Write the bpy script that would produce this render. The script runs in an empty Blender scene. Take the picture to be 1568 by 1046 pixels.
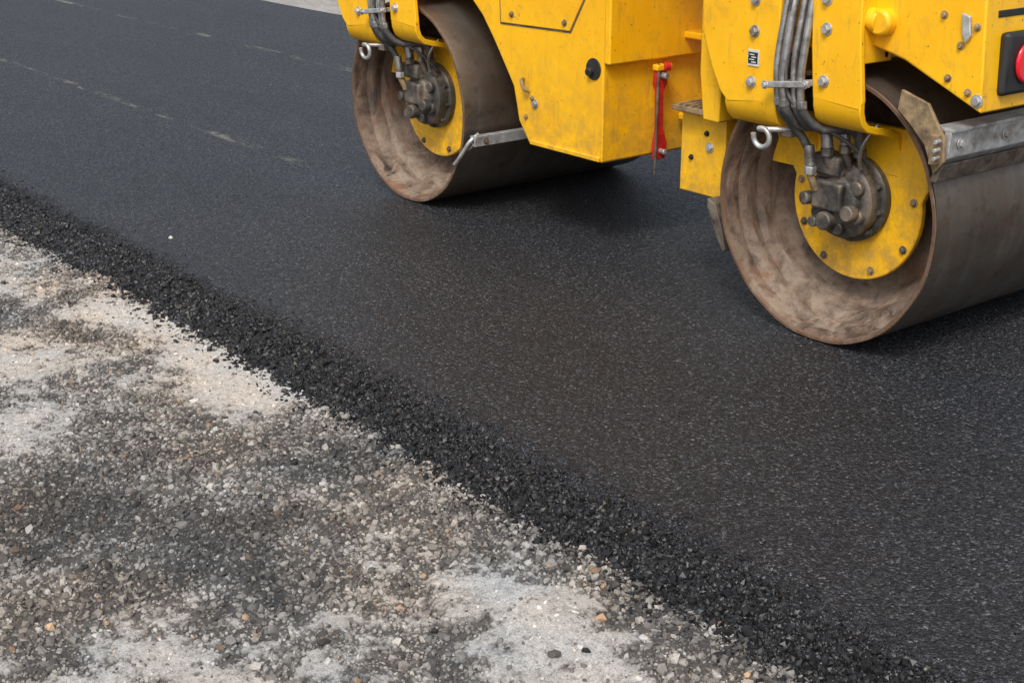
import bpy, bmesh, math, random
import numpy as np
from mathutils import Vector, Matrix
random.seed(4); rng=np.random.default_rng(7)
S=bpy.context.scene; C=S.collection
S.view_settings.view_transform='Standard'; S.view_settings.look='None'; S.view_settings.exposure=0

# ---------------------------------------------------------------- materials
def new_mat(name):
    m=bpy.data.materials.new(name); m.use_nodes=True
    nt=m.node_tree; b=nt.nodes['Principled BSDF']; return m,nt,b
def N(nt,t,**k):
    n=nt.nodes.new(t)
    for a,v in k.items(): setattr(n,a,v)
    return n
def ramp(nt,src,stops):
    r=N(nt,'ShaderNodeValToRGB'); e=r.color_ramp.elements
    while len(e)<len(stops): e.new(.5)
    for i,(p,c) in enumerate(stops):
        e[i].position=p; e[i].color=(c if isinstance(c,tuple) else (c,c,c))+(1,)
    nt.links.new(src,r.inputs[0]); return r.outputs[0]
def noise(nt,scale,detail=5,rough=.6,vec=None,dist=0):
    n=N(nt,'ShaderNodeTexNoise'); n.inputs['Scale'].default_value=scale; n.inputs['Detail'].default_value=detail
    n.inputs['Roughness'].default_value=rough; n.inputs['Distortion'].default_value=dist
    if vec is not None: nt.links.new(vec,n.inputs['Vector'])
    return n.outputs[0]
def coords(nt,scale=(1,1,1)):
    t=N(nt,'ShaderNodeTexCoord'); m=N(nt,'ShaderNodeMapping'); m.inputs['Scale'].default_value=scale
    nt.links.new(t.outputs['Object'],m.inputs[0]); return m.outputs[0]
def mixc(nt,f,a,b,mode='MIX'):
    m=N(nt,'ShaderNodeMix',data_type='RGBA',blend_type=mode)
    for i,v in ((0,f),(6,a),(7,b)):
        if hasattr(v,'is_linked') or hasattr(v,'links'): nt.links.new(v,m.inputs[i])
        else: m.inputs[i].default_value=v if i==0 else tuple(v)+(1,)
    return m.outputs[2]
def mul(nt,a,b):
    m=N(nt,'ShaderNodeMath',operation='MULTIPLY')
    for i,v in enumerate((a,b)):
        if isinstance(v,float): m.inputs[i].default_value=v
        else: nt.links.new(v,m.inputs[i])
    return m.outputs[0]
def zmask(nt,z0,z1,v0=0.,v1=1.):
    tc=N(nt,'ShaderNodeNewGeometry'); sx=N(nt,'ShaderNodeSeparateXYZ'); nt.links.new(tc.outputs['Position'],sx.inputs[0])
    mr=N(nt,'ShaderNodeMapRange'); nt.links.new(sx.outputs[2],mr.inputs[0])
    for i,v in enumerate((z0,z1,v0,v1)): mr.inputs[i+1].default_value=v
    return mr.outputs[0]
def bump(nt,b,h,strength=.3,dist=.01,prev=None,inv=False):
    n=N(nt,'ShaderNodeBump'); n.invert=inv; n.inputs['Strength'].default_value=strength; n.inputs['Distance'].default_value=dist
    nt.links.new(h,n.inputs['Height'])
    if prev is not None: nt.links.new(prev,n.inputs['Normal'])
    nt.links.new(n.outputs[0],b.inputs['Normal']); return n.outputs[0]
def simple(name,col,rough=.5,metal=0,var=.35,sc=18,dust=None,dustamt=(.55,.75),bstr=.15):
    m,nt,b=new_mat(name); v=coords(nt)
    n1=noise(nt,sc,4,.65,v)
    lo=tuple(c*(1-var) for c in col); hi=tuple(min(1,c*(1+var)) for c in col)
    c=ramp(nt,n1,[(.3,lo),(.7,hi)])
    if dust:
        n2=noise(nt,sc*.45,5,.7,v)
        f=ramp(nt,n2,[(dustamt[0],0.),(dustamt[1],1.)]); c=mixc(nt,f,c,dust)
    nt.links.new(c,b.inputs['Base Color']); b.inputs['Metallic'].default_value=metal
    r=ramp(nt,n1,[(.3,max(0,rough-.1)),(.7,min(1,rough+.12))]); nt.links.new(r,b.inputs['Roughness'])
    bump(nt,b,noise(nt,sc*6,3,.6,v),bstr,.004)
    return m
def mat_yellow():
    m,nt,b=new_mat('yellow_paint'); v=coords(nt)
    base=ramp(nt,noise(nt,3,4,.6,v),[(.3,(.88,.44,.004)),(.7,(.97,.525,.006))])
    grime=ramp(nt,noise(nt,9,8,.72,v,.4),[(.54,0.),(.75,.6)])
    c=mixc(nt,grime,base,(.52,.27,.035))
    st=ramp(nt,noise(nt,4,6,.7,coords(nt,(7,7,1.1))),[(.56,0.),(.77,.6)]); c=mixc(nt,st,c,(.32,.165,.04))
    sp=ramp(nt,noise(nt,60,3,.6,v),[(.67,0.),(.72,.85)]); c=mixc(nt,sp,c,(.10,.055,.03))
    rs=ramp(nt,noise(nt,13,7,.75,v,.6),[(.64,0.),(.70,.8)]); c=mixc(nt,rs,c,(.22,.10,.035))
    mm=mul(nt,zmask(nt,1.0,.3,0.,.85),ramp(nt,noise(nt,14,6,.7,v),[(.39,0.),(.61,1.)]))
    c=mixc(nt,mm,c,(.43,.25,.05))
    nt.links.new(c,b.inputs['Base Color'])
    nt.links.new(ramp(nt,noise(nt,12,5,.6,v),[(.3,.30),(.7,.55)]),b.inputs['Roughness'])
    b.inputs['Coat Weight'].default_value=.12
    bump(nt,b,noise(nt,5,3,.5,v),.16,.012)
    return m
def mat_drum():
    m,nt,b=new_mat('drum_steel'); v=coords(nt,(18,.9,.9)); v0=coords(nt)
    c=ramp(nt,noise(nt,1,5,.6,v),[(.3,(.14,.13,.115)),(.55,(.18,.167,.147)),(.75,(.235,.22,.195))])
    r=ramp(nt,noise(nt,2.6,7,.72,v0,.5),[(.38,0.),(.64,.9)]); c=mixc(nt,r,c,(.14,.095,.063))
    r2=ramp(nt,noise(nt,11,6,.72,v0),[(.54,0.),(.70,.65)]); c=mixc(nt,r2,c,(.07,.048,.035))
    nt.links.new(c,b.inputs['Base Color']); b.inputs['Metallic'].default_value=.75
    nt.links.new(ramp(nt,noise(nt,7,6,.6,v0),[(.3,.30),(.7,.52)]),b.inputs['Roughness'])
    bump(nt,b,noise(nt,30,5,.6,v0),.08,.004)
    return m
def mat_recess():
    m,nt,b=new_mat('dusty_rusty_steel'); v=coords(nt,(2.4,1,1)); v0=coords(nt)
    c=ramp(nt,noise(nt,3.4,8,.68,v,1.6),[(.32,(.016,.012,.010)),(.42,(.06,.038,.026)),(.52,(.12,.077,.052)),(.62,(.175,.122,.086)),(.76,(.30,.235,.18))])
    low=mul(nt,zmask(nt,.50,.05,0.,.9),ramp(nt,noise(nt,8,7,.72,v0,.8),[(.40,0.),(.56,1.)])); c=mixc(nt,low,c,(.29,.22,.16))
    s=ramp(nt,noise(nt,40,5,.7,v0),[(.5,0.),(.8,.65)]); c=mixc(nt,s,c,(.06,.036,.022))
    rr=ramp(nt,noise(nt,6,5,.7,v0),[(.55,0.),(.64,.75)]); c=mixc(nt,rr,c,(.165,.072,.034))
    gx=N(nt,'ShaderNodeSeparateXYZ'); nt.links.new(v0,gx.inputs[0])
    mr=N(nt,'ShaderNodeMapRange'); nt.links.new(gx.outputs[0],mr.inputs[0])
    for i,q in enumerate((4.398,4.380,0.,.9)): mr.inputs[i+1].default_value=q
    lip=mul(nt,mr.outputs[0],ramp(nt,noise(nt,16,5,.7,v0),[(.35,.3),(.55,1.)])); c=mixc(nt,lip,c,(.14,.075,.04))
    nt.links.new(c,b.inputs['Base Color']); b.inputs['Roughness'].default_value=.7
    bump(nt,b,noise(nt,20,6,.68,v0),.6,.014)
    return m
def mat_asphalt():
    m,nt,b=new_mat('fresh_asphalt'); v=coords(nt)
    vo=N(nt,'ShaderNodeTexVoronoi'); vo.inputs['Scale'].default_value=105; nt.links.new(v,vo.inputs['Vector'])
    vo2=N(nt,'ShaderNodeTexVoronoi'); vo2.inputs['Scale'].default_value=200; nt.links.new(v,vo2.inputs['Vector'])
    sep=N(nt,'ShaderNodeSeparateColor'); nt.links.new(vo.outputs['Color'],sep.inputs[0])
    sep2=N(nt,'ShaderNodeSeparateColor'); nt.links.new(vo2.outputs['Color'],sep2.inputs[0])
    c=ramp(nt,sep.outputs[0],[(0.,(.008,.0085,.010)),(.70,(.024,.0255,.030)),(.90,(.052,.053,.058)),(1.,(.105,.103,.104))])
    c2=ramp(nt,sep2.outputs[0],[(0.,.40),(.75,1.1),(1.,2.2)]); c=mixc(nt,1.,c,c2,'MULTIPLY')
    pit=ramp(nt,noise(nt,60,3,.75,v),[(.38,.15),(.54,1.1)]); c=mixc(nt,1.,c,pit,'MULTIPLY')
    big=ramp(nt,noise(nt,.9,3,.55,coords(nt,(2.2,.5,1))),[(.3,.85),(.7,1.18)]); c=mixc(nt,1.,c,big,'MULTIPLY')
    geo=N(nt,'ShaderNodeSeparateXYZ'); nt.links.new(v,geo.inputs[0])
    dash=ramp(nt,noise(nt,1.6,5,.75,coords(nt,(3,.9,1))),[(.50,0.),(.58,.75)])
    def line(x,w,y0):
        a=N(nt,'ShaderNodeMath',operation='SUBTRACT'); nt.links.new(geo.outputs[0],a.inputs[0]); a.inputs[1].default_value=x
        ab=N(nt,'ShaderNodeMath',operation='ABSOLUTE'); nt.links.new(a.outputs[0],ab.inputs[0])
        mr=N(nt,'ShaderNodeMapRange'); nt.links.new(ab.outputs[0],mr.inputs[0])
        for i,q in enumerate((w,w*.3,0.,1.)): mr.inputs[i+1].default_value=q
        g=N(nt,'ShaderNodeMapRange'); nt.links.new(geo.outputs[1],g.inputs[0]); g.inputs[1].default_value=y0; g.inputs[2].default_value=y0+.7
        return mul(nt,mul(nt,mr.outputs[0],g.outputs[0]),dash)
    c=mixc(nt,line(4.38,.05,7.4),c,(.22,.20,.155)); c=mixc(nt,line(6.53,.06,10.),c,(.22,.20,.155))
    nt.links.new(c,b.inputs['Base Color'])
    nt.links.new(ramp(nt,sep.outputs[1],[(0.,.37),(1.,.70)]),b.inputs['Roughness'])
    h1=bump(nt,b,vo.outputs['Distance'],.9,.007,inv=True)
    h2=bump(nt,b,sep.outputs[2],.7,.003,h1)
    h3=bump(nt,b,vo2.outputs['Distance'],.6,.0025,h2,True)
    bump(nt,b,noise(nt,42,3,.75,v),.9,.011,h3)
    return m
def mat_attr(name,rough=.85,fine=True):
    m,nt,b=new_mat(name); a=N(nt,'ShaderNodeAttribute'); a.attribute_name='Col'; c=a.outputs['Color']; v=coords(nt)
    if fine:
        n=ramp(nt,noise(nt,170,4,.8,v),[(.32,.30),(.46,.92),(.70,1.3)]); c=mixc(nt,1.,c,n,'MULTIPLY')
        n=ramp(nt,noise(nt,45,4,.78,v),[(.33,.55),(.50,1.),(.7,1.18)]); c=mixc(nt,1.,c,n,'MULTIPLY')
        bump(nt,b,noise(nt,140,4,.75,v),.9,.008)
    else:
        n=ramp(nt,noise(nt,220,2,.7,v),[(.3,.75),(.7,1.2)]); c=mixc(nt,1.,c,n,'MULTIPLY')
    nt.links.new(c,b.inputs['Base Color']); b.inputs['Roughness'].default_value=rough
    return m
Y=mat_yellow(); DR=mat_drum(); RC=mat_recess(); AS=mat_asphalt()
GR=mat_attr('gravel_soil'); ST=mat_attr('crushed_stone',.8,False); AST=mat_attr('bitumen_coated_stone',.45,False)
MO=simple('cast_iron',(.065,.060,.054),.5,.3,.5,14,(.25,.20,.15),(.46,.68),.5)
HO=simple('rubber_hose',(.05,.05,.048),.5,0,.4,30,(.18,.15,.12),(.5,.75))
PI=simple('steel_pipe',(.33,.32,.31),.34,.75,.35,24,(.12,.095,.07),(.5,.72))
GV=simple('galvanised_steel',(.52,.52,.51),.42,.6,.3,20,(.24,.19,.14),(.50,.70))
RU=simple('rusty_steel',(.11,.085,.065),.7,.3,.5,25,(.24,.20,.15),(.5,.7),.5)
BK=simple('black_rubber',(.018,.018,.018),.6,0,.3,25)
RD=simple('red_paint',(.50,.015,.012),.45,0,.3,25,(.15,.05,.03),(.6,.8))
RL=simple('red_lens',(.80,.015,.03),.2,0,.1,25,bstr=.02)
WT=simple('white_label',(.6,.6,.56),.5,0,.2,60)
TAN=simple('muddy_steel',(.27,.19,.10),.75,.1,.45,22,(.10,.07,.045),(.5,.66))

# ---------------------------------------------------------------- mesh helpers
roller=bpy.data.objects.new('road_roller',None); C.objects.link(roller)
def finish(bm,name,mat,bev=0,smooth=35,parent=roller,seg=2):
    me=bpy.data.meshes.new(name); bmesh.ops.recalc_face_normals(bm,faces=bm.faces); bm.to_mesh(me); bm.free()
    o=bpy.data.objects.new(name,me); C.objects.link(o); me.materials.append(mat)
    if parent: o.parent=parent
    if bev:
        m=o.modifiers.new('b','BEVEL'); m.width=bev; m.segments=seg; m.limit_method='ANGLE'; m.angle_limit=math.radians(40)
    if smooth:
        me.polygons.foreach_set('use_smooth',[True]*len(me.polygons))
        try: me.set_sharp_from_angle(angle=math.radians(smooth))
        except Exception: pass
        if bev:
            w=o.modifiers.new('w','WEIGHTED_NORMAL'); w.keep_sharp=True
    return o
def prismX(name,poly,x0,x1,mat,bev=.004):
    bm=bmesh.new(); a=[bm.verts.new((x0,y,z)) for y,z in poly]; b=[bm.verts.new((x1,y,z)) for y,z in poly]
    n=len(poly); bm.faces.new(a); bm.faces.new(b[::-1])
    for i in range(n): bm.faces.new((a[i],b[i],b[(i+1)%n],a[(i+1)%n]))
    return finish(bm,name,mat,bev)
def prismY(name,poly,y0,y1,mat,bev=.004):
    bm=bmesh.new(); a=[bm.verts.new((x,y0,z)) for x,z in poly]; b=[bm.verts.new((x,y1,z)) for x,z in poly]
    n=len(poly); bm.faces.new(a); bm.faces.new(b[::-1])
    for i in range(n): bm.faces.new((a[i],b[i],b[(i+1)%n],a[(i+1)%n]))
    return finish(bm,name,mat,bev)
def box(name,x,y,z,mat,bev=.006,rot=None):
    bm=bmesh.new(); bmesh.ops.create_cube(bm,size=1)
    c=Vector(((x[0]+x[1])/2,(y[0]+y[1])/2,(z[0]+z[1])/2)); s=(x[1]-x[0],y[1]-y[0],z[1]-z[0])
    bmesh.ops.scale(bm,vec=s,verts=bm.verts)
    if rot: bmesh.ops.rotate(bm,verts=bm.verts,matrix=Matrix.Rotation(rot[1],3,rot[0]))
    bmesh.ops.translate(bm,vec=c,verts=bm.verts)
    return finish(bm,name,mat,bev)
def cyl(name,p0,p1,r,mat,bev=.003,seg=28,r2=None):
    p0=Vector(p0);p1=Vector(p1); d=p1-p0; bm=bmesh.new()
    bmesh.ops.create_cone(bm,cap_ends=True,segments=seg,radius1=r,radius2=r if r2 is None else r2,depth=d.length)
    q=Vector((0,0,1)).rotation_difference(d.normalized()).to_matrix().to_4x4()
    bmesh.ops.transform(bm,matrix=Matrix.Translation((p0+p1)/2)@q,verts=bm.verts)
    return finish(bm,name,mat,bev)
def bolt(name,p,ax,r,mat,h=.014):
    p=Vector(p); a=Vector(ax).normalized()
    cyl(name+'_washer',p,p+a*.004,r*1.45,mat,.001,20); cyl(name,p+a*.004,p+a*h,r,mat,.0015,6)
def tube(name,pts,r,mat,cyc=False,res=10):
    cu=bpy.data.curves.new(name,'CURVE'); cu.dimensions='3D'; cu.bevel_depth=r; cu.bevel_resolution=5; cu.resolution_u=res
    sp=cu.splines.new('NURBS'); sp.points.add(len(pts)-1)
    for i,p in enumerate(pts): sp.points[i].co=(*p,1)
    sp.order_u=min(4,len(pts)); sp.use_endpoint_u=not cyc; sp.use_cyclic_u=cyc; cu.use_fill_caps=True
    o=bpy.data.objects.new(name,cu); C.objects.link(o); cu.materials.append(mat)
    dg=bpy.context.evaluated_depsgraph_get(); me=bpy.data.meshes.new_from_object(o.evaluated_get(dg)); bpy.data.objects.remove(o)
    o=bpy.data.objects.new(name,me); C.objects.link(o); o.parent=roller
    me.polygons.foreach_set('use_smooth',[True]*len(me.polygons)); return o
def lathe(name,prof,cy,cz,mat,seg=160,wob=0,bev=0,lump=0):
    bm=bmesh.new(); rings=[]; ph=random.random()*9
    for k,(x,r) in enumerate(prof):
        if r==0: rings.append([bm.verts.new((x,cy,cz))]); continue
        rg=[]
        for i in range(seg):
            a=2*math.pi*i/seg; rr=r+(wob*(math.sin(3*a+x*9)+.6*math.sin(7*a+x*31)+.5*math.sin(13*a)) if wob else 0)
            xx=x
            if lump and k>5:
                low=max(0,-math.sin(a)+.35)
                q=math.sin(5*a+k*1.7+ph)+.7*math.sin(11*a-k*2.3+ph)+.5*math.sin(23*a+k*3.1)
                rr-=lump*low*max(0,q+.3)*.5; xx+=.004*math.sin(9*a+k+ph)
            rg.append(bm.verts.new((xx,cy+rr*math.cos(a),cz+rr*math.sin(a))))
        rings.append(rg)
    for A,B in zip(rings,rings[1:]):
        for i in range(seg):
            j=(i+1)%seg
            if len(B)==1: bm.faces.new((A[i],A[j],B[0]))
            elif len(A)==1: bm.faces.new((A[0],B[j],B[i]))
            else: bm.faces.new((A[i],A[j],B[j],B[i]))
    return finish(bm,name,mat,bev,40)

# ---------------------------------------------------------------- roller
R=.552; X0=4.375; X1=5.875; ZA=R; AF=3.572; AR=6.512
def drum(tag,cy):
    lathe(tag+'_drum_shell',[(X0+.004,R-.003),(X0+.012,R),(X1-.012,R),(X1-.004,R-.003)],cy,ZA,DR)
    for sx,x,s in (('near',X0,1),('far',X1,-1)):
        lathe(f'{tag}_drum_recess_{sx}',[(x+s*.004,R-.003),(x,R-.006),(x,R-.018),(x+s*.006,R-.023),(x+s*.09,R-.028),(x+s*.105,R-.048),(x+s*.125,R-.055),(x+s*.15,R-.055),(x+s*.17,R-.056),(x+s*.185,R-.078),(x+s*.215,R-.088),(x+s*.25,R-.098),(x+s*.30,R-.11),(x+s*.36,R-.17),(x+s*.37,.16),(x+s*.37,0)],cy,ZA,RC,wob=.0024,lump=.012)
def yoke(tag,a0):
    a=a0-.022
    P=lambda pts:[(a+y,z) for y,z in pts]
    rnd=lambda cy,cz,r,a0_,a1,n=6:[(cy+r*math.cos(math.radians(a0_+(a1-a0_)*i/n)),cz+r*math.sin(math.radians(a0_+(a1-a0_)*i/n))) for i in range(n+1)]
    A=[(.243,1.50),(.238,.955),(.50,.925),(.545,.965),(.60,1.06),(.655,1.20),(.675,1.50)]
    prismX(tag+'_fork_plate_a',P(A),4.315,4.34,Y,.005)
    B=[(-.150,1.50),(-.155,1.25),(-.185,1.02),(-.175,.985),(.052,1.00),(.075,1.20),(.09,1.50)]
    prismX(tag+'_fork_plate_b',P(B),4.315,4.34,Y,.005)
    def foot(nm,y0,y1,ztop,t=.028):
        prof=[(4.315,ztop),(4.318,ztop-.04),(4.335,ztop-.085),(4.37,ztop-.115),(4.42,ztop-.13),(4.50,ztop-.145),(4.56,ztop-.17),(4.588,ztop-.22),(4.59,ztop-.32)]
        bm=bmesh.new(); L=[]; n=len(prof)
        for i,(x,z) in enumerate(prof):
            p0=Vector(prof[max(0,i-1)]); p1=Vector(prof[min(n-1,i+1)]); d=(p1-p0).normalized()
            ix=x+(-d.y)*t; iz=z+(d.x)*t
            L.append([bm.verts.new(q) for q in ((x,a+y0,z),(x,a+y1,z),(ix,a+y1,iz),(ix,a+y0,iz))])
        for A_,B_ in zip(L,L[1:]):
            for i in range(4):
                j=(i+1)%4; bm.faces.new((A_[i],A_[j],B_[j],B_[i]))
        bm.faces.new(L[0][::-1]); bm.faces.new(L[-1])
        finish(bm,tag+nm,Y,.004,50)
    foot('_fork_foot_a',.239,.515,.96)
    foot('_fork_foot_b',-.180,.050,1.01)
    box(tag+'_fork_web_a',(4.34,4.52),(a+.60,a+.62),(1.12,1.5),Y)
    box(tag+'_fork_web_b',(4.34,4.52),(a-.150,a-.130),(1.15,1.5),Y)
    box(tag+'_fork_web_c',(4.34,4.50),(a+.245,a+.262),(1.14,1.5),Y)
    box(tag+'_fork_web_d',(4.34,4.50),(a+.055,a+.072),(1.14,1.5),Y)
    box(tag+'_fork_back',(4.47,4.50),(a-.15,a+.62),(1.16,1.5),Y)
    a=a0
    pl=[(.335,.88),(.36,.80),(.355,.66)]+rnd(0,ZA,.325,10,-190,34)+[(-.345,.66),(-.33,.74),(-.22,.88)]
    prismX(tag+'_motor_plate',[(a+y,z) for y,z in pl],4.592,4.622,Y,.006)
    for k,(an,rr,mt) in enumerate([(-190,.29,TAN),(-150,.295,MO),(-112,.29,TAN),(-62,.293,RU),(-28,.29,MO),(8,.288,TAN)]):
        an=math.radians(an); bolt(f'{tag}_plate_bolt_{k}',(4.592,a+rr*math.cos(an),ZA+rr*math.sin(an)),(-1,0,0),.012,mt)
    zc=ZA+.022
    lathe(tag+'_motor_flange',[(4.592,.178),(4.56,.181),(4.552,.173),(4.55,.160),(4.50,.156),(4.492,.146),(4.490,.105),(4.47,.10),(4.462,.09),(4.46,0)],a,zc,MO,64)
    for k in range(10):
        an=math.radians(k*36+10); bolt(f'{tag}_motor_bolt_{k}',(4.552,a+.166*math.cos(an),zc+.166*math.sin(an)),(-1,0,0),.010,MO,.02)
    for k in range(6):
        an=math.radians(k*60+25); cyl(f'{tag}_motor_lobe_{k}',(4.50,a+.112*math.cos(an),zc+.112*math.sin(an)),(4.465,a+.112*math.cos(an),zc+.112*math.sin(an)),.032,MO,.007,20)
    box(tag+'_motor_valve_block',(4.43,4.50),(a-.05,a+.10),(zc-.04,zc+.08),MO,.012)
    box(tag+'_motor_port_block',(4.44,4.56),(a-.02,a+.13),(zc+.10,zc+.18),MO,.012)
    cyl(tag+'_motor_cap_a',(4.47,a+.02,zc-.08),(4.415,a+.02,zc-.08),.038,MO,.006)
    cyl(tag+'_motor_cap_b',(4.47,a+.13,zc-.01),(4.43,a+.14,zc-.01),.028,MO,.006)
    cyl(tag+'_motor_cap_c',(4.47,a-.09,zc-.03),(4.42,a-.09,zc-.03),.033,MO,.006)
    cyl(tag+'_motor_cap_d',(4.47,a+.09,zc-.10),(4.435,a+.09,zc-.10),.022,MO,.004)
    tops=[.222,.182,.140,.098]; bots=[(4.405,.09,zc+.085),(4.435,.035,zc+.165),(4.47,-.025,zc+.18),(4.49,-.085,zc+.17)]
    for k,(t,bt) in enumerate(zip(tops,bots)):
        bx,by,bz=bt; r=(.0155,.018,.0145,.016)[k]; b_=a-.022
        dx=(0,-.012,.004,-.006)[k]
        tube(f'{tag}_pipe_{k}',[(4.37,b_+t,1.55),(4.33+dx,b_+t-.005,1.35),(4.30+dx,b_+t+.006*(-1)**k,1.16),(4.296+dx,b_+t,1.06),(4.298+dx,b_+t-.008,1.0),(4.301+dx,b_+t-.012,.965)],r,PI)
        cyl(f'{tag}_pipe_nut_{k}',(4.301+dx,b_+t-.012,.985),(4.303+dx,b_+t-.015,.955),r+.006,PI,.002,6)
        tube(f'{tag}_hose_{k}',[(4.301+dx,b_+t-.012,.97),(4.304+dx,b_+t-.018,.94),(4.33,b_+t-.04,.895),(4.37,a+t*.35+by*.65+.02,.86),(bx-.004,a+by+.018,bz+.14),(bx,a+by,bz+.075)],r+.0015,HO)
        cyl(f'{tag}_hose_crimp_{k}',(bx-.004,a+by+.012,bz+.135),(bx,a+by,bz+.05),r+.006,PI if k<3 else MO,.003,16)
        cyl(f'{tag}_hose_nut_{k}',(bx,a+by,bz+.05),(bx,a+by,bz+.018),r+.010,GV if k==0 else MO,.002,6)
        cyl(f'{tag}_hose_stub_{k}',(bx,a+by,bz+.02),(bx+.03,a+by-.01,bz-.05),r,TAN if k==0 else MO,.002,12)
    tube(f'{tag}_thin_hose',[(4.33,a+.16,1.5),(4.275,a+.155,1.1),(4.27,a+.13,.98),(4.36,a+.02,.88),(4.45,a-.09,.82),(4.50,a-.12,.74)],.008,HO)
    tube(f'{tag}_thin_hose_b',[(4.50,a-.15,.90),(4.46,a-.14,.86),(4.44,a-.10,.80),(4.48,a-.10,.72)],.008,PI)
    a=a0-.022
    box(tag+'_hose_clamp',(4.262,4.278),(a+.035,a+.262),(1.032,1.058),GV,.004,('X',-.13))
    box(tag+'_hose_clamp_back',(4.318,4.332),(a+.035,a+.262),(1.032,1.058),GV,.004,('X',-.13))
    bolt(tag+'_clamp_bolt_a',(4.262,a+.25,1.031),(-1,0,0),.012,GV); bolt(tag+'_clamp_bolt_b',(4.262,a+.05,1.058),(-1,0,0),.012,GV)
    for k,(y,z) in enumerate([(.366,1.223),(.37,1.345),(.371,1.02),(.004,1.269),(.012,1.38),(0.001,1.072)]):
        bolt(f'{tag}_fork_bolt_{k}',(4.315,a+y,z),(-1,0,0),.017,GV,.02)
    pts=[(4.285+.010*math.sin(i*.3),a+.278+.040*math.cos(math.radians(50+i*30)),.812+.040*math.sin(math.radians(50+i*30))) for i in range(12)]
    tube(tag+'_tie_down_hook',[(4.40,a+.19,.845),(4.33,a+.21,.85)]+pts,.011,GV)
    box(tag+'_hook_lug',(4.34,4.42),(a+.17,a+.23),(.82,.845),RU,.004)
for tag,a in (('front',AF),('rear',AR)):
    drum(tag,a); yoke(tag,a)

def scraper(tag,a,z,dy):
    y=a-dy
    prismX(tag+'_scraper_channel',[(y-.05,z+.115),(y-.02,z+.115),(y-.02,z+.03),(y+.01,z-.005),(y-.01,z-.015),(y-.045,z+.02)],4.36,5.88,GV,.003)
    box(tag+'_scraper_flange',(4.36,5.88),(y-.06,y+.03),(z+.115,z+.128),GV,.002)
    prismX(tag+'_scraper_clamp_strip',[(y-.035,z-.005),(y+.00,z-.02),(y+.02,z-.075),(y-.01,z-.075)],4.352,5.88,RU,.003)
    for k in range(6): bolt(f'{tag}_scraper_bolt_{k}',(4.42+k*.28,y-.05,z+.07),(0,-1,0),.014,GV)
scraper('front',AF,.842,.53)
prismX('scraper_bracket',[(3.21,1.085),(3.09,1.05),(3.01,.94),(3.0,.85),(3.04,.80),(3.09,.90),(3.16,.965),(3.22,1.01)],4.340,4.356,TAN,.003)
box('scraper_bracket_lug',(4.31,4.345),(3.015,3.045),(.84,.95),TAN,.004)
for k in range(3): cyl(f'scraper_stud_{k}',(4.32,3.01,.87+.03*k),(4.285,3.005,.87+.03*k),.008,GV,.001,10)
def scraper_low(a):
    y=a-.61
    prismX('rear_scraper_channel',[(y-.025,.465),(y+.02,.465),(y+.02,.452),(y-.012,.452),(y-.012,.425),(y+.02,.425),(y+.02,.41),(y-.025,.41)],4.38,5.88,GV,.003)
    tube('rear_scraper_arm',[(4.345,a-.50,.30),(4.35,a-.56,.36),(4.36,a-.60,.43),(4.38,a-.61,.45),(4.42,a-.61,.47)],.011,GV)
    tube('rear_scraper_arm_b',[(4.355,a-.47,.29),(4.36,a-.53,.33),(4.37,a-.58,.39),(4.39,a-.60,.41)],.009,RU)
    for k in range(5): bolt(f'rear_scraper_bolt_{k}',(4.45+.3*k,y-.025,.437),(0,-1,0),.012,RU)
scraper_low(AR)

# rear module body
side=[(5.02,.46),(5.58,.463),(5.665,.57),(5.71,.74),(5.80,.86),(5.876,.96),(5.97,1.07),(6.07,1.15),(6.25,1.23),(6.6,1.27),(6.95,1.24),(7.14,1.14),(7.16,1.85),(5.0,1.95),(5.0,.945),(5.02,.93)]
prismX('rear_frame_body',side,4.50,5.75,Y,.012)
prismX('rear_side_flap',[(5.80,1.052),(5.265,1.064),(5.15,1.25),(5.15,1.60),(5.83,1.60)],4.492,4.502,Y,.003)
prismX('rear_flap_gap',[(5.812,1.042),(5.26,1.054),(5.14,1.25),(5.14,1.60),(5.84,1.60)],4.4975,4.501,RU,.0)
box('rear_frame_ledge',(4.497,5.752),(4.975,5.02),(.935,1.9),Y,.010)
box('rear_lower_skirt',(4.488,4.502),(5.03,5.56),(.466,.49),Y,.004)
cyl('side_port_rim',(4.500,5.09,.905),(4.494,5.09,.905),.052,BK,.002,32)
cyl('side_port_plug',(4.498,5.105,.895),(4.470,5.10,.89),.020,BK,.004,20)
tube('side_latch',[(4.49,5.615,.79),(4.465,5.605,.79),(4.46,5.585,.765),(4.465,5.575,.74),(4.49,5.57,.735)],.009,TAN)
bolt('body_bolt_1',(4.50,5.53,.674),(-1,0,0),.017,GV); bolt('body_bolt_2',(4.494,5.71,1.10),(-1,0,0),.012,TAN); bolt('body_bolt_3',(4.494,5.30,1.10),(-1,0,0),.012,TAN)
bolt('body_bolt_4',(4.50,5.55,.70),(-1,0,0),.010,TAN); bolt('body_bolt_5',(4.50,5.60,.60),(-1,0,0),.009,TAN)
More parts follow.
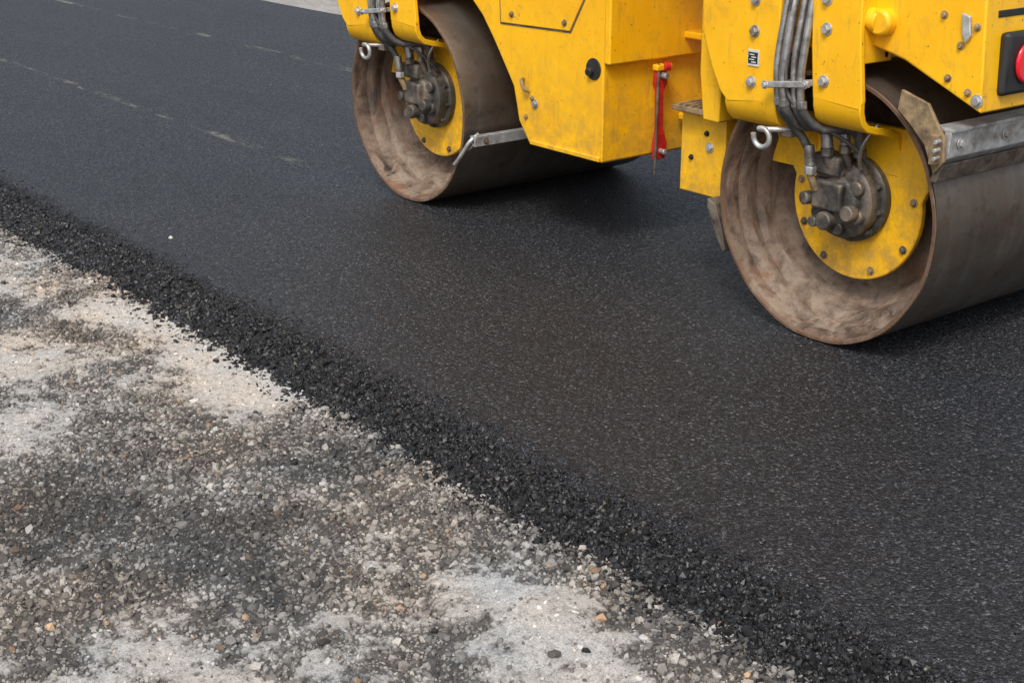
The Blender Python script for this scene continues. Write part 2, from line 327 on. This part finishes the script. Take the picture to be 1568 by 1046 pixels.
# red articulation lock
LX=-.085
prismY('articulation_lock_bar',[(x+LX,z) for x,z in [(4.87,.90),(4.935,.90),(4.945,.82),(4.92,.78),(4.925,.60),(4.955,.52),(4.945,.45),(4.875,.45),(4.865,.52),(4.882,.60),(4.877,.78),(4.86,.82)]],4.955,4.975,RD,.004)
cyl('lock_pin_top',(4.905+LX,5.0,.86),(4.905+LX,4.92,.86),.016,GV); cyl('lock_pin_low',(4.91+LX,5.0,.49),(4.91+LX,4.92,.49),.014,GV)
cyl('lock_rod',(4.875+LX,4.95,.92),(4.872+LX,4.95,.38),.007,RU); box('lock_bracket',(4.86+LX,4.96+LX),(4.94,4.98),(.885,.915),Y,.006)
cyl('lock_ring',(4.90+LX,4.94,.905),(4.93+LX,4.93,.905),.022,RD,.004,16)
# articulation joint
cyl('articulation_pin',(5.12,4.74,.42),(5.12,4.74,1.10),.06,RU)
for k,z in enumerate((.50,.62,.90,1.02)):
    box(f'articulation_plate_{k}',(4.98,5.26),((4.70,5.0) if k%2 else (4.40,4.80)),(z,z+.035),Y,.008)
cyl('articulation_boss',(5.12,4.74,.94),(5.12,4.74,1.015),.095,Y,.006)
box('articulation_neck',(4.86,5.5),(4.26,4.52),(.84,1.5),Y,.01)
cyl('neck_boss_a',(4.80,4.46,1.14),(4.88,4.46,1.14),.05,Y,.01); cyl('neck_boss_b',(4.80,4.47,.98),(4.88,4.47,.98),.04,Y,.01)
cyl('steering_cylinder',(5.35,4.98,.83),(5.40,4.42,.90),.032,Y)
# front module body
fb=[(2.91,1.03),(3.255,1.178),(3.456,1.228),(3.9,1.245),(4.12,1.16),(4.17,1.0),(4.175,.80),(4.27,.80),(4.30,1.0),(4.31,1.9),(2.95,1.75)]
prismX('front_frame_body',fb,4.402,5.75,Y,.010)
box('front_step_box',(4.50,5.70),(4.22,4.49),(.44,.795),Y,.006)
box('step_tread',(4.43,4.60),(4.24,4.485),(.812,.835),TAN,.003)
for k in range(6): box(f'step_tooth_{k}',(4.44,4.59),(4.255+k*.038,4.265+k*.038),(.835,.846),TAN,.002)
box('step_bracket',(4.47,4.60),(4.23,4.47),(.797,.810),Y,.002)
prismX('front_mud_scraper',[(4.235,.42),(4.19,.33),(4.13,.24),(4.115,.25),(4.14,.34),(4.19,.44),(4.235,.46)],4.42,5.85,RU,.003)
bolt('step_bolt_1',(4.50,4.42,.60),(-1,0,0),.009,BK); bolt('step_bolt_2',(4.50,4.33,.72),(-1,0,0),.009,BK); bolt('step_bolt_3',(4.50,4.31,.66),(-1,0,0),.016,GV)
cyl('lifting_boss',(4.35,3.35,1.31),(4.42,3.35,1.31),.05,Y,.012); cyl('lifting_boss_arm',(4.38,3.36,1.31),(4.38,3.52,1.33),.045,Y,.006)
for k,(y,z) in enumerate([(3.06,1.14),(2.97,1.10),(3.02,1.26),(3.1,1.36),(2.96,1.33)]): bolt(f'cover_bolt_{k}',(4.402,y,z),(-1,0,0),.010,TAN)
bolt('cover_bolt_big',(4.402,2.93,1.075),(-1,0,0),.017,GV)
prismX('cover_latch',[(3.02,1.375),(2.985,1.365),(2.975,1.30),(2.995,1.27),(3.01,1.30)],4.385,4.40,GV,.003)
box('tail_light_housing',(4.49,4.80),(2.885,2.93),(1.085,1.31),BK,.018)
cyl('tail_light_lens',(4.61,2.885,1.20),(4.61,2.868,1.20),.075,RL,.008,40)
box('grille_slot',(4.47,5.6),(2.925,2.938),(1.36,1.385),BK,.003)
box('maker_plate',(4.310,4.3145),(3.885,3.945),(1.085,1.15),WT,.001)
box('maker_plate_mark',(4.308,4.3100),(3.89,3.94),(1.095,1.14),BK,.0005)
for k in range(4): box(f'maker_plate_print_{k}',(4.3065,4.308),(3.897+.01*(k%2),3.922+.01*(k%2)),(1.099+.010*k,1.103+.010*k),WT,.0)
prismX('rear_hood',[(5.35,1.93),(5.45,2.12),(7.0,2.02),(7.12,1.86)],4.62,5.63,Y,.03)
prismX('front_hood',[(2.97,1.76),(3.05,1.95),(3.9,2.02),(4.0,1.88)],4.62,5.63,Y,.03)
box('seat_base',(4.95,5.35),(4.75,5.15),(1.9,2.2),BK,.03); box('seat_cushion',(4.92,5.38),(4.7,5.2),(2.2,2.32),BK,.04); box('seat_back',(4.92,5.38),(5.15,5.27),(2.3,2.85),BK,.04)
box('operator_deck',(4.52,5.73),(4.25,5.1),(1.86,1.90),BK,.006)
cyl('steering_column',(5.15,4.1,1.88),(5.15,4.35,2.5),.04,BK)
tube('steering_wheel',[(5.15+.19*math.cos(t*math.pi/6),4.36+.17*math.sin(t*math.pi/6),2.52-.07*math.sin(t*math.pi/6)) for t in range(12)],.015,BK,True)
tube('roll_bar',[(4.60,5.35,1.9),(4.60,5.35,2.6),(4.60,5.35,3.35),(4.62,5.35,3.45),(4.8,5.35,3.5),(5.4,5.35,3.5),(5.63,5.35,3.45),(5.65,5.35,3.35),(5.65,5.35,2.6),(5.65,5.35,1.9)],.04,BK)

# ---------------------------------------------------------------- numpy noise
_T=rng.random((256,256))
def vn(x,y):
    xi=np.floor(x).astype(int); yi=np.floor(y).astype(int); fx=x-xi; fy=y-yi
    fx=fx*fx*(3-2*fx); fy=fy*fy*(3-2*fy); g=lambda i,j:_T[i%256,j%256]
    return (g(xi,yi)*(1-fx)+g(xi+1,yi)*fx)*(1-fy)+(g(xi,yi+1)*(1-fx)+g(xi+1,yi+1)*fx)*fy
def fb_(x,y,s,o=4,p=.5):
    a=1;t=0;r=0
    for k in range(o): r=r+a*vn(x*s+17.3*k+50,y*s+9.1*k+80); t+=a; a*=p; s*=2.03
    return r/t
def sm(a,b,x):
    t=np.clip((x-a)/(b-a),0,1); return t*t*(3-2*t)
toe=lambda y: 2.515+.012*np.sin(y*1.3)+.05*(fb_(y*0+3,y,1.6,3)-.5)*1.2+.09*(fb_(y*0+9,y,8,4,.65)-.5) -.03*sm(4,8,y)
GZ=-.068
blobs=[(2.44,5.30,.13,.62,.64),(2.36,4.72,.16,.32,.62),(2.30,5.92,.15,.15,.42),(2.12,6.6,.18,.40,.20),(1.80,5.58,.22,.34,.36),(1.51,4.78,.18,.22,.36),(2.05,4.95,.13,.18,.20),
 (1.73,3.70,.24,.18,-.46),(1.30,4.05,.28,.22,-.42),(1.57,3.50,.20,.14,-.46),(1.52,4.24,.2,.18,-.36),(1.69,3.22,.15,.12,-.38),(1.95,4.3,.25,.2,-.20),
 (1.25,3.28,.13,.11,.30),(1.18,3.76,.10,.10,.22),(2.17,2.88,.12,.19,.46),(2.13,2.50,.17,.19,.52),(2.31,3.86,.13,.16,-.44),
 (1.32,2.85,.33,.18,.34),(2.45,2.3,.06,.3,-.38),(1.02,3.05,.28,.17,.30),(2.25,6.2,.12,.1,-.34),(2.05,5.75,.1,.12,-.44),(1.95,6.3,.1,.2,-.30),(2.35,3.3,.12,.25,-.12)]
def tone(x,y):
    wx=x+.18*(fb_(x,y,6,5,.68)-.5)*2; wy=y+.24*(fb_(x+5,y+3,6,5,.68)-.5)*2
    t=.485+.42*(fb_(x,y,2.6,4,.6)-.5)+1.0*(fb_(x+11,y,12,5,.76)-.5)
    for bx,by,rx,ry,a in blobs:
        d=((wx-bx)/rx)**2+((wy-by)/ry)**2; t=t+a*np.exp(-d**1.3*.8)
    return np.clip(t,0,1)
def crust(x,y,t=None):
    if t is None: t=tone(x,y)
    return sm(.615,.68,t+.46*(fb_(x+21,y+4,26,4,.78)-.5))
def gh(x,y,t=None):
    return GZ+.030*(fb_(x,y,1.3,3)-.5)+.020*(fb_(x,y,6,4)-.5)+.5*(1-.65*crust(x,y,t))*.036*(fb_(x,y,55,3,.7)-.5)+.006*crust(x,y,t)
def pal(t):
    ks=[0,.2,.42,.62,.8,1.]
    return np.stack([np.interp(t,ks,q) for q in ([.048,.095,.185,.288,.405,.56],[.046,.088,.169,.266,.379,.53],[.043,.080,.150,.238,.343,.488])],-1)
def hue(c,x,y):
    w=(fb_(x+40,y,3.1,3)-.5)*.32+.01
    return c*np.stack([1+w,1+w*.2,1-w*.6],-1)
def groundcol(x,y):
    t=tone(x,y); k=crust(x,y,t); g=pal(np.clip(.04+.50*t,0,1))*.85; c=pal(np.clip(t*.42+.56,0,1))
    return hue(g*(1-k[...,None])+c*k[...,None],x,y)
def grid(name,xs,ys,zf,mat,colf=None):
    Xg,Yg=np.meshgrid(xs,ys,indexing='ij'); Zg=zf(Xg,Yg); nx,ny=Xg.shape
    co=np.stack([Xg,Yg,Zg],-1).reshape(-1,3).astype(np.float32)
    i=np.arange(nx-1)[:,None]*ny+np.arange(ny-1)[None]; f=np.stack([i,i+ny,i+ny+1,i+1],-1).reshape(-1,4).astype(np.int32)
    me=bpy.data.meshes.new(name); me.vertices.add(len(co)); me.vertices.foreach_set('co',co.ravel())
    me.loops.add(f.size); me.loops.foreach_set('vertex_index',f.ravel()); me.polygons.add(len(f))
    me.polygons.foreach_set('loop_start',np.arange(0,f.size,4,dtype=np.int32)); me.update(calc_edges=True)
    me.polygons.foreach_set('use_smooth',np.ones(len(f),bool))
    if colf is not None:
        c=colf(Xg,Yg).reshape(-1,3); at=me.color_attributes.new('Col','FLOAT_COLOR','POINT')
        at.data.foreach_set('color',np.concatenate([c,np.ones((len(c),1))],1).astype(np.float32).ravel())
    o=bpy.data.objects.new(name,me); C.objects.link(o); me.materials.append(mat); return o
cat=np.concatenate
far=lambda a,b,n:a+(b-a)*(np.linspace(0,1,n)**3)
xs=cat([far(.55,-500,26)[::-1][:-1],np.arange(.55,2.75,.0065),np.linspace(2.76,8.3,8),np.arange(8.35,9.6,.05),far(9.6,500,26)])
ys=cat([far(1.6,-500,26)[::-1][:-1],np.arange(1.6,8.0,.0075),np.linspace(8.02,20,60),far(20.3,600,24)])
def gz(x,y):
    near=sm(-3,0,x)*(1-sm(30,60,y))*sm(-6,0,y)*(1-sm(14,30,x))
    z=GZ+(gh(x,y)-GZ)*near
    return np.where((x>2.72)&(x<8.42),-.10,z)
grid('gravel_ground',xs,ys,gz,GR,lambda x,y:np.where((x>8)[...,None],pal(np.clip(.30+.9*fb_(x,y,1.7,4,.7),0,.9)),groundcol(x,y)))

axs=cat([np.arange(2.38,2.96,.006),np.linspace(2.97,4.3,28),np.linspace(4.4,8.3,30),np.arange(8.33,8.66,.03)])
ays=cat([far(1.0,-80,16)[::-1][:-1],np.arange(1.0,9.0,.007),np.linspace(9.02,22,160),far(22.3,300,22)])
def ah(x,y):
    tx=toe(y)-.02; w=.26+.08*(fb_(y*0,y,2.2,3)-.5)
    s=(x-tx)/w; prof=np.where(s<1,np.sin(np.clip(s,0,1)*np.pi/2)**.75,1)
    z=-.094+.094*prof
    rough=1-sm(.8,1.5,s)
    crumb=(fb_(x,y,55,3,.7)-.5)*.036+(fb_(x+3,y,20,2)-.5)*.030
    z=z+rough*crumb*sm(-.05,.2,s)
    z=z+.004*(fb_(x,y,.8,2)-.5)
    z=np.where(x<tx,-.115,z)
    return np.where(x>8.45,z-.085*sm(8.45,8.62,x),z)
grid('asphalt_road',axs,ays,ah,AS)

# ---------------------------------------------------------------- loose stones (merged)
def ico():
    bm=bmesh.new(); bmesh.ops.create_icosphere(bm,subdivisions=1,radius=1); v=np.array([q.co[:] for q in bm.verts]); f=np.array([[q.index for q in fa.verts] for fa in bm.faces]); bm.free(); return v,f
IV,IF=ico()
def stones(name,px,py,pz,rad,col,mat,flat=.7):
    n=len(px); v=np.repeat(IV[None],n,0)*(1+.34*(rng.random((n,12,1))-.5)*2)
    v=v*np.stack([1+.4*(rng.random(n)-.5),.75+.4*(rng.random(n)-.5),flat+.3*(rng.random(n)-.5)],-1)[:,None,:]
    q=rng.normal(size=(n,4)); q[:,1:3]*=.35; q/=np.linalg.norm(q,axis=1)[:,None]
    w,x,y,z=q[:,0],q[:,1],q[:,2],q[:,3]
    M=np.stack([1-2*(y*y+z*z),2*(x*y-z*w),2*(x*z+y*w),2*(x*y+z*w),1-2*(x*x+z*z),2*(y*z-x*w),2*(x*z-y*w),2*(y*z+x*w),1-2*(x*x+y*y)],-1).reshape(n,3,3)
    v=np.einsum('nij,nkj->nki',M,v)*rad[:,None,None]+np.stack([px,py,pz],-1)[:,None,:]
    co=v.reshape(-1,3).astype(np.float32); f=(IF[None]+np.arange(n)[:,None,None]*12).reshape(-1,3).astype(np.int32)
    me=bpy.data.meshes.new(name); me.vertices.add(len(co)); me.vertices.foreach_set('co',co.ravel())
    me.loops.add(f.size); me.loops.foreach_set('vertex_index',f.ravel()); me.polygons.add(len(f))
    me.polygons.foreach_set('loop_start',np.arange(0,f.size,3,dtype=np.int32)); me.update(calc_edges=True)
    me.polygons.foreach_set('use_smooth',np.zeros(len(f),bool))
    at=me.color_attributes.new('Col','FLOAT_COLOR','POINT'); c=np.repeat(col[:,None,:],12,1).reshape(-1,3)
    at.data.foreach_set('color',cat([c,np.ones((len(c),1))],1).astype(np.float32).ravel())
    o=bpy.data.objects.new(name,me); C.objects.link(o); me.materials.append(mat); return o
n=120000
px=rng.uniform(.7,2.62,n); py=rng.uniform(1.7,8.2,n)
t=tone(px,py); kk=crust(px,py,t)
keep=(rng.random(n)<1-.87*kk)&(px<toe(py)+.03)&(px>2.35-.28*(8.2-py)-.3)
px,py,t,kk=px[keep],py[keep],t[keep],kk[keep]; n=len(px)
rad=np.clip(np.exp(rng.normal(math.log(.0050),.50,n)),.0023,.020)
c=hue(pal(np.clip(.18+.68*t+.44*(rng.random(n)-.5),0,1)),px,py)*(.75+.5*rng.random((n,1)))
k=rng.random(n); c[k<.13]*=.32; q=(k>.13)&(k<.17); c[q]=c[q]*.5+np.array([.25,.24,.22])
rb=(k>.98); c[rb]*=np.array([1.2,.88,.62])
stones('gravel_stones',px,py,gh(px,py,t)+rad*.08,rad,c,ST)
n=72000
py=rng.uniform(1.3,9.0,n); s=np.clip(rng.normal(.34,.33,n),-.35,1.8); px=toe(py)-.02+s*.27
za=ah(px,py); zg=gh(px,py)
rad=np.clip(np.exp(rng.normal(math.log(.0058),.46,n)),.0025,.018)*np.where(s>.85,.6,1)
on=(s>.02)&(za>zg-.004)
keep=on|((s<.15)&(rng.random(n)<.30*np.exp(s*4)))
zz=np.maximum(za,zg)
g=(.004+.012*rng.random(n)**2)[:,None]*np.array([[1,1,1.04]]); br=rng.random(n)>.985; g[br]=np.array([.07,.062,.05])
stones('asphalt_crumbs',px[keep],py[keep],(zz+rad*.05)[keep],rad[keep],g[keep],AST,.8)
one=lambda v:np.array([v])
stones('white_pebble',one(2.975),one(6.607),one(.006),one(.014),np.array([[.62,.61,.58]]),ST)
stones('dark_pebble',one(2.17),one(2.44),one(gh(one(2.17),one(2.44))[0]+.006),one(.013),np.array([[.012,.012,.012]]),ST)

# ---------------------------------------------------------------- light
w=bpy.data.worlds.new('World'); S.world=w; w.use_nodes=True; nt=w.node_tree; bg=nt.nodes['Background']
sk=nt.nodes.new('ShaderNodeTexSky'); sk.sky_type='NISHITA'; sk.sun_disc=False; sk.sun_elevation=math.radians(52); sk.sun_rotation=math.radians(235)
sk.air_density=1; sk.dust_density=4; sk.ozone_density=1.5
hs=nt.nodes.new('ShaderNodeHueSaturation'); hs.inputs['Saturation'].default_value=.5; hs.inputs['Value'].default_value=1.25
nt.links.new(sk.outputs[0],hs.inputs['Color']); nt.links.new(hs.outputs[0],bg.inputs[0]); bg.inputs[1].default_value=.15
L=bpy.data.lights.new('sun','SUN'); L.energy=1.9; L.angle=math.radians(16); L.color=(1,.975,.94)
lo=bpy.data.objects.new('sun',L); C.objects.link(lo)
el=math.radians(52); az=math.radians(235)
d=Vector((math.sin(az)*math.cos(el),math.cos(az)*math.cos(el),math.sin(el)))
lo.rotation_euler=d.to_track_quat('Z','Y').to_euler()

cam=bpy.data.cameras.new('camera'); cam.lens=50; cam.sensor_width=36; cam.clip_end=2000; cam.clip_start=.05
co=bpy.data.objects.new('camera',cam); C.objects.link(co); co.location=(0,0,2); co.rotation_euler=(math.radians(70),0,math.radians(-38.2)); S.camera=co
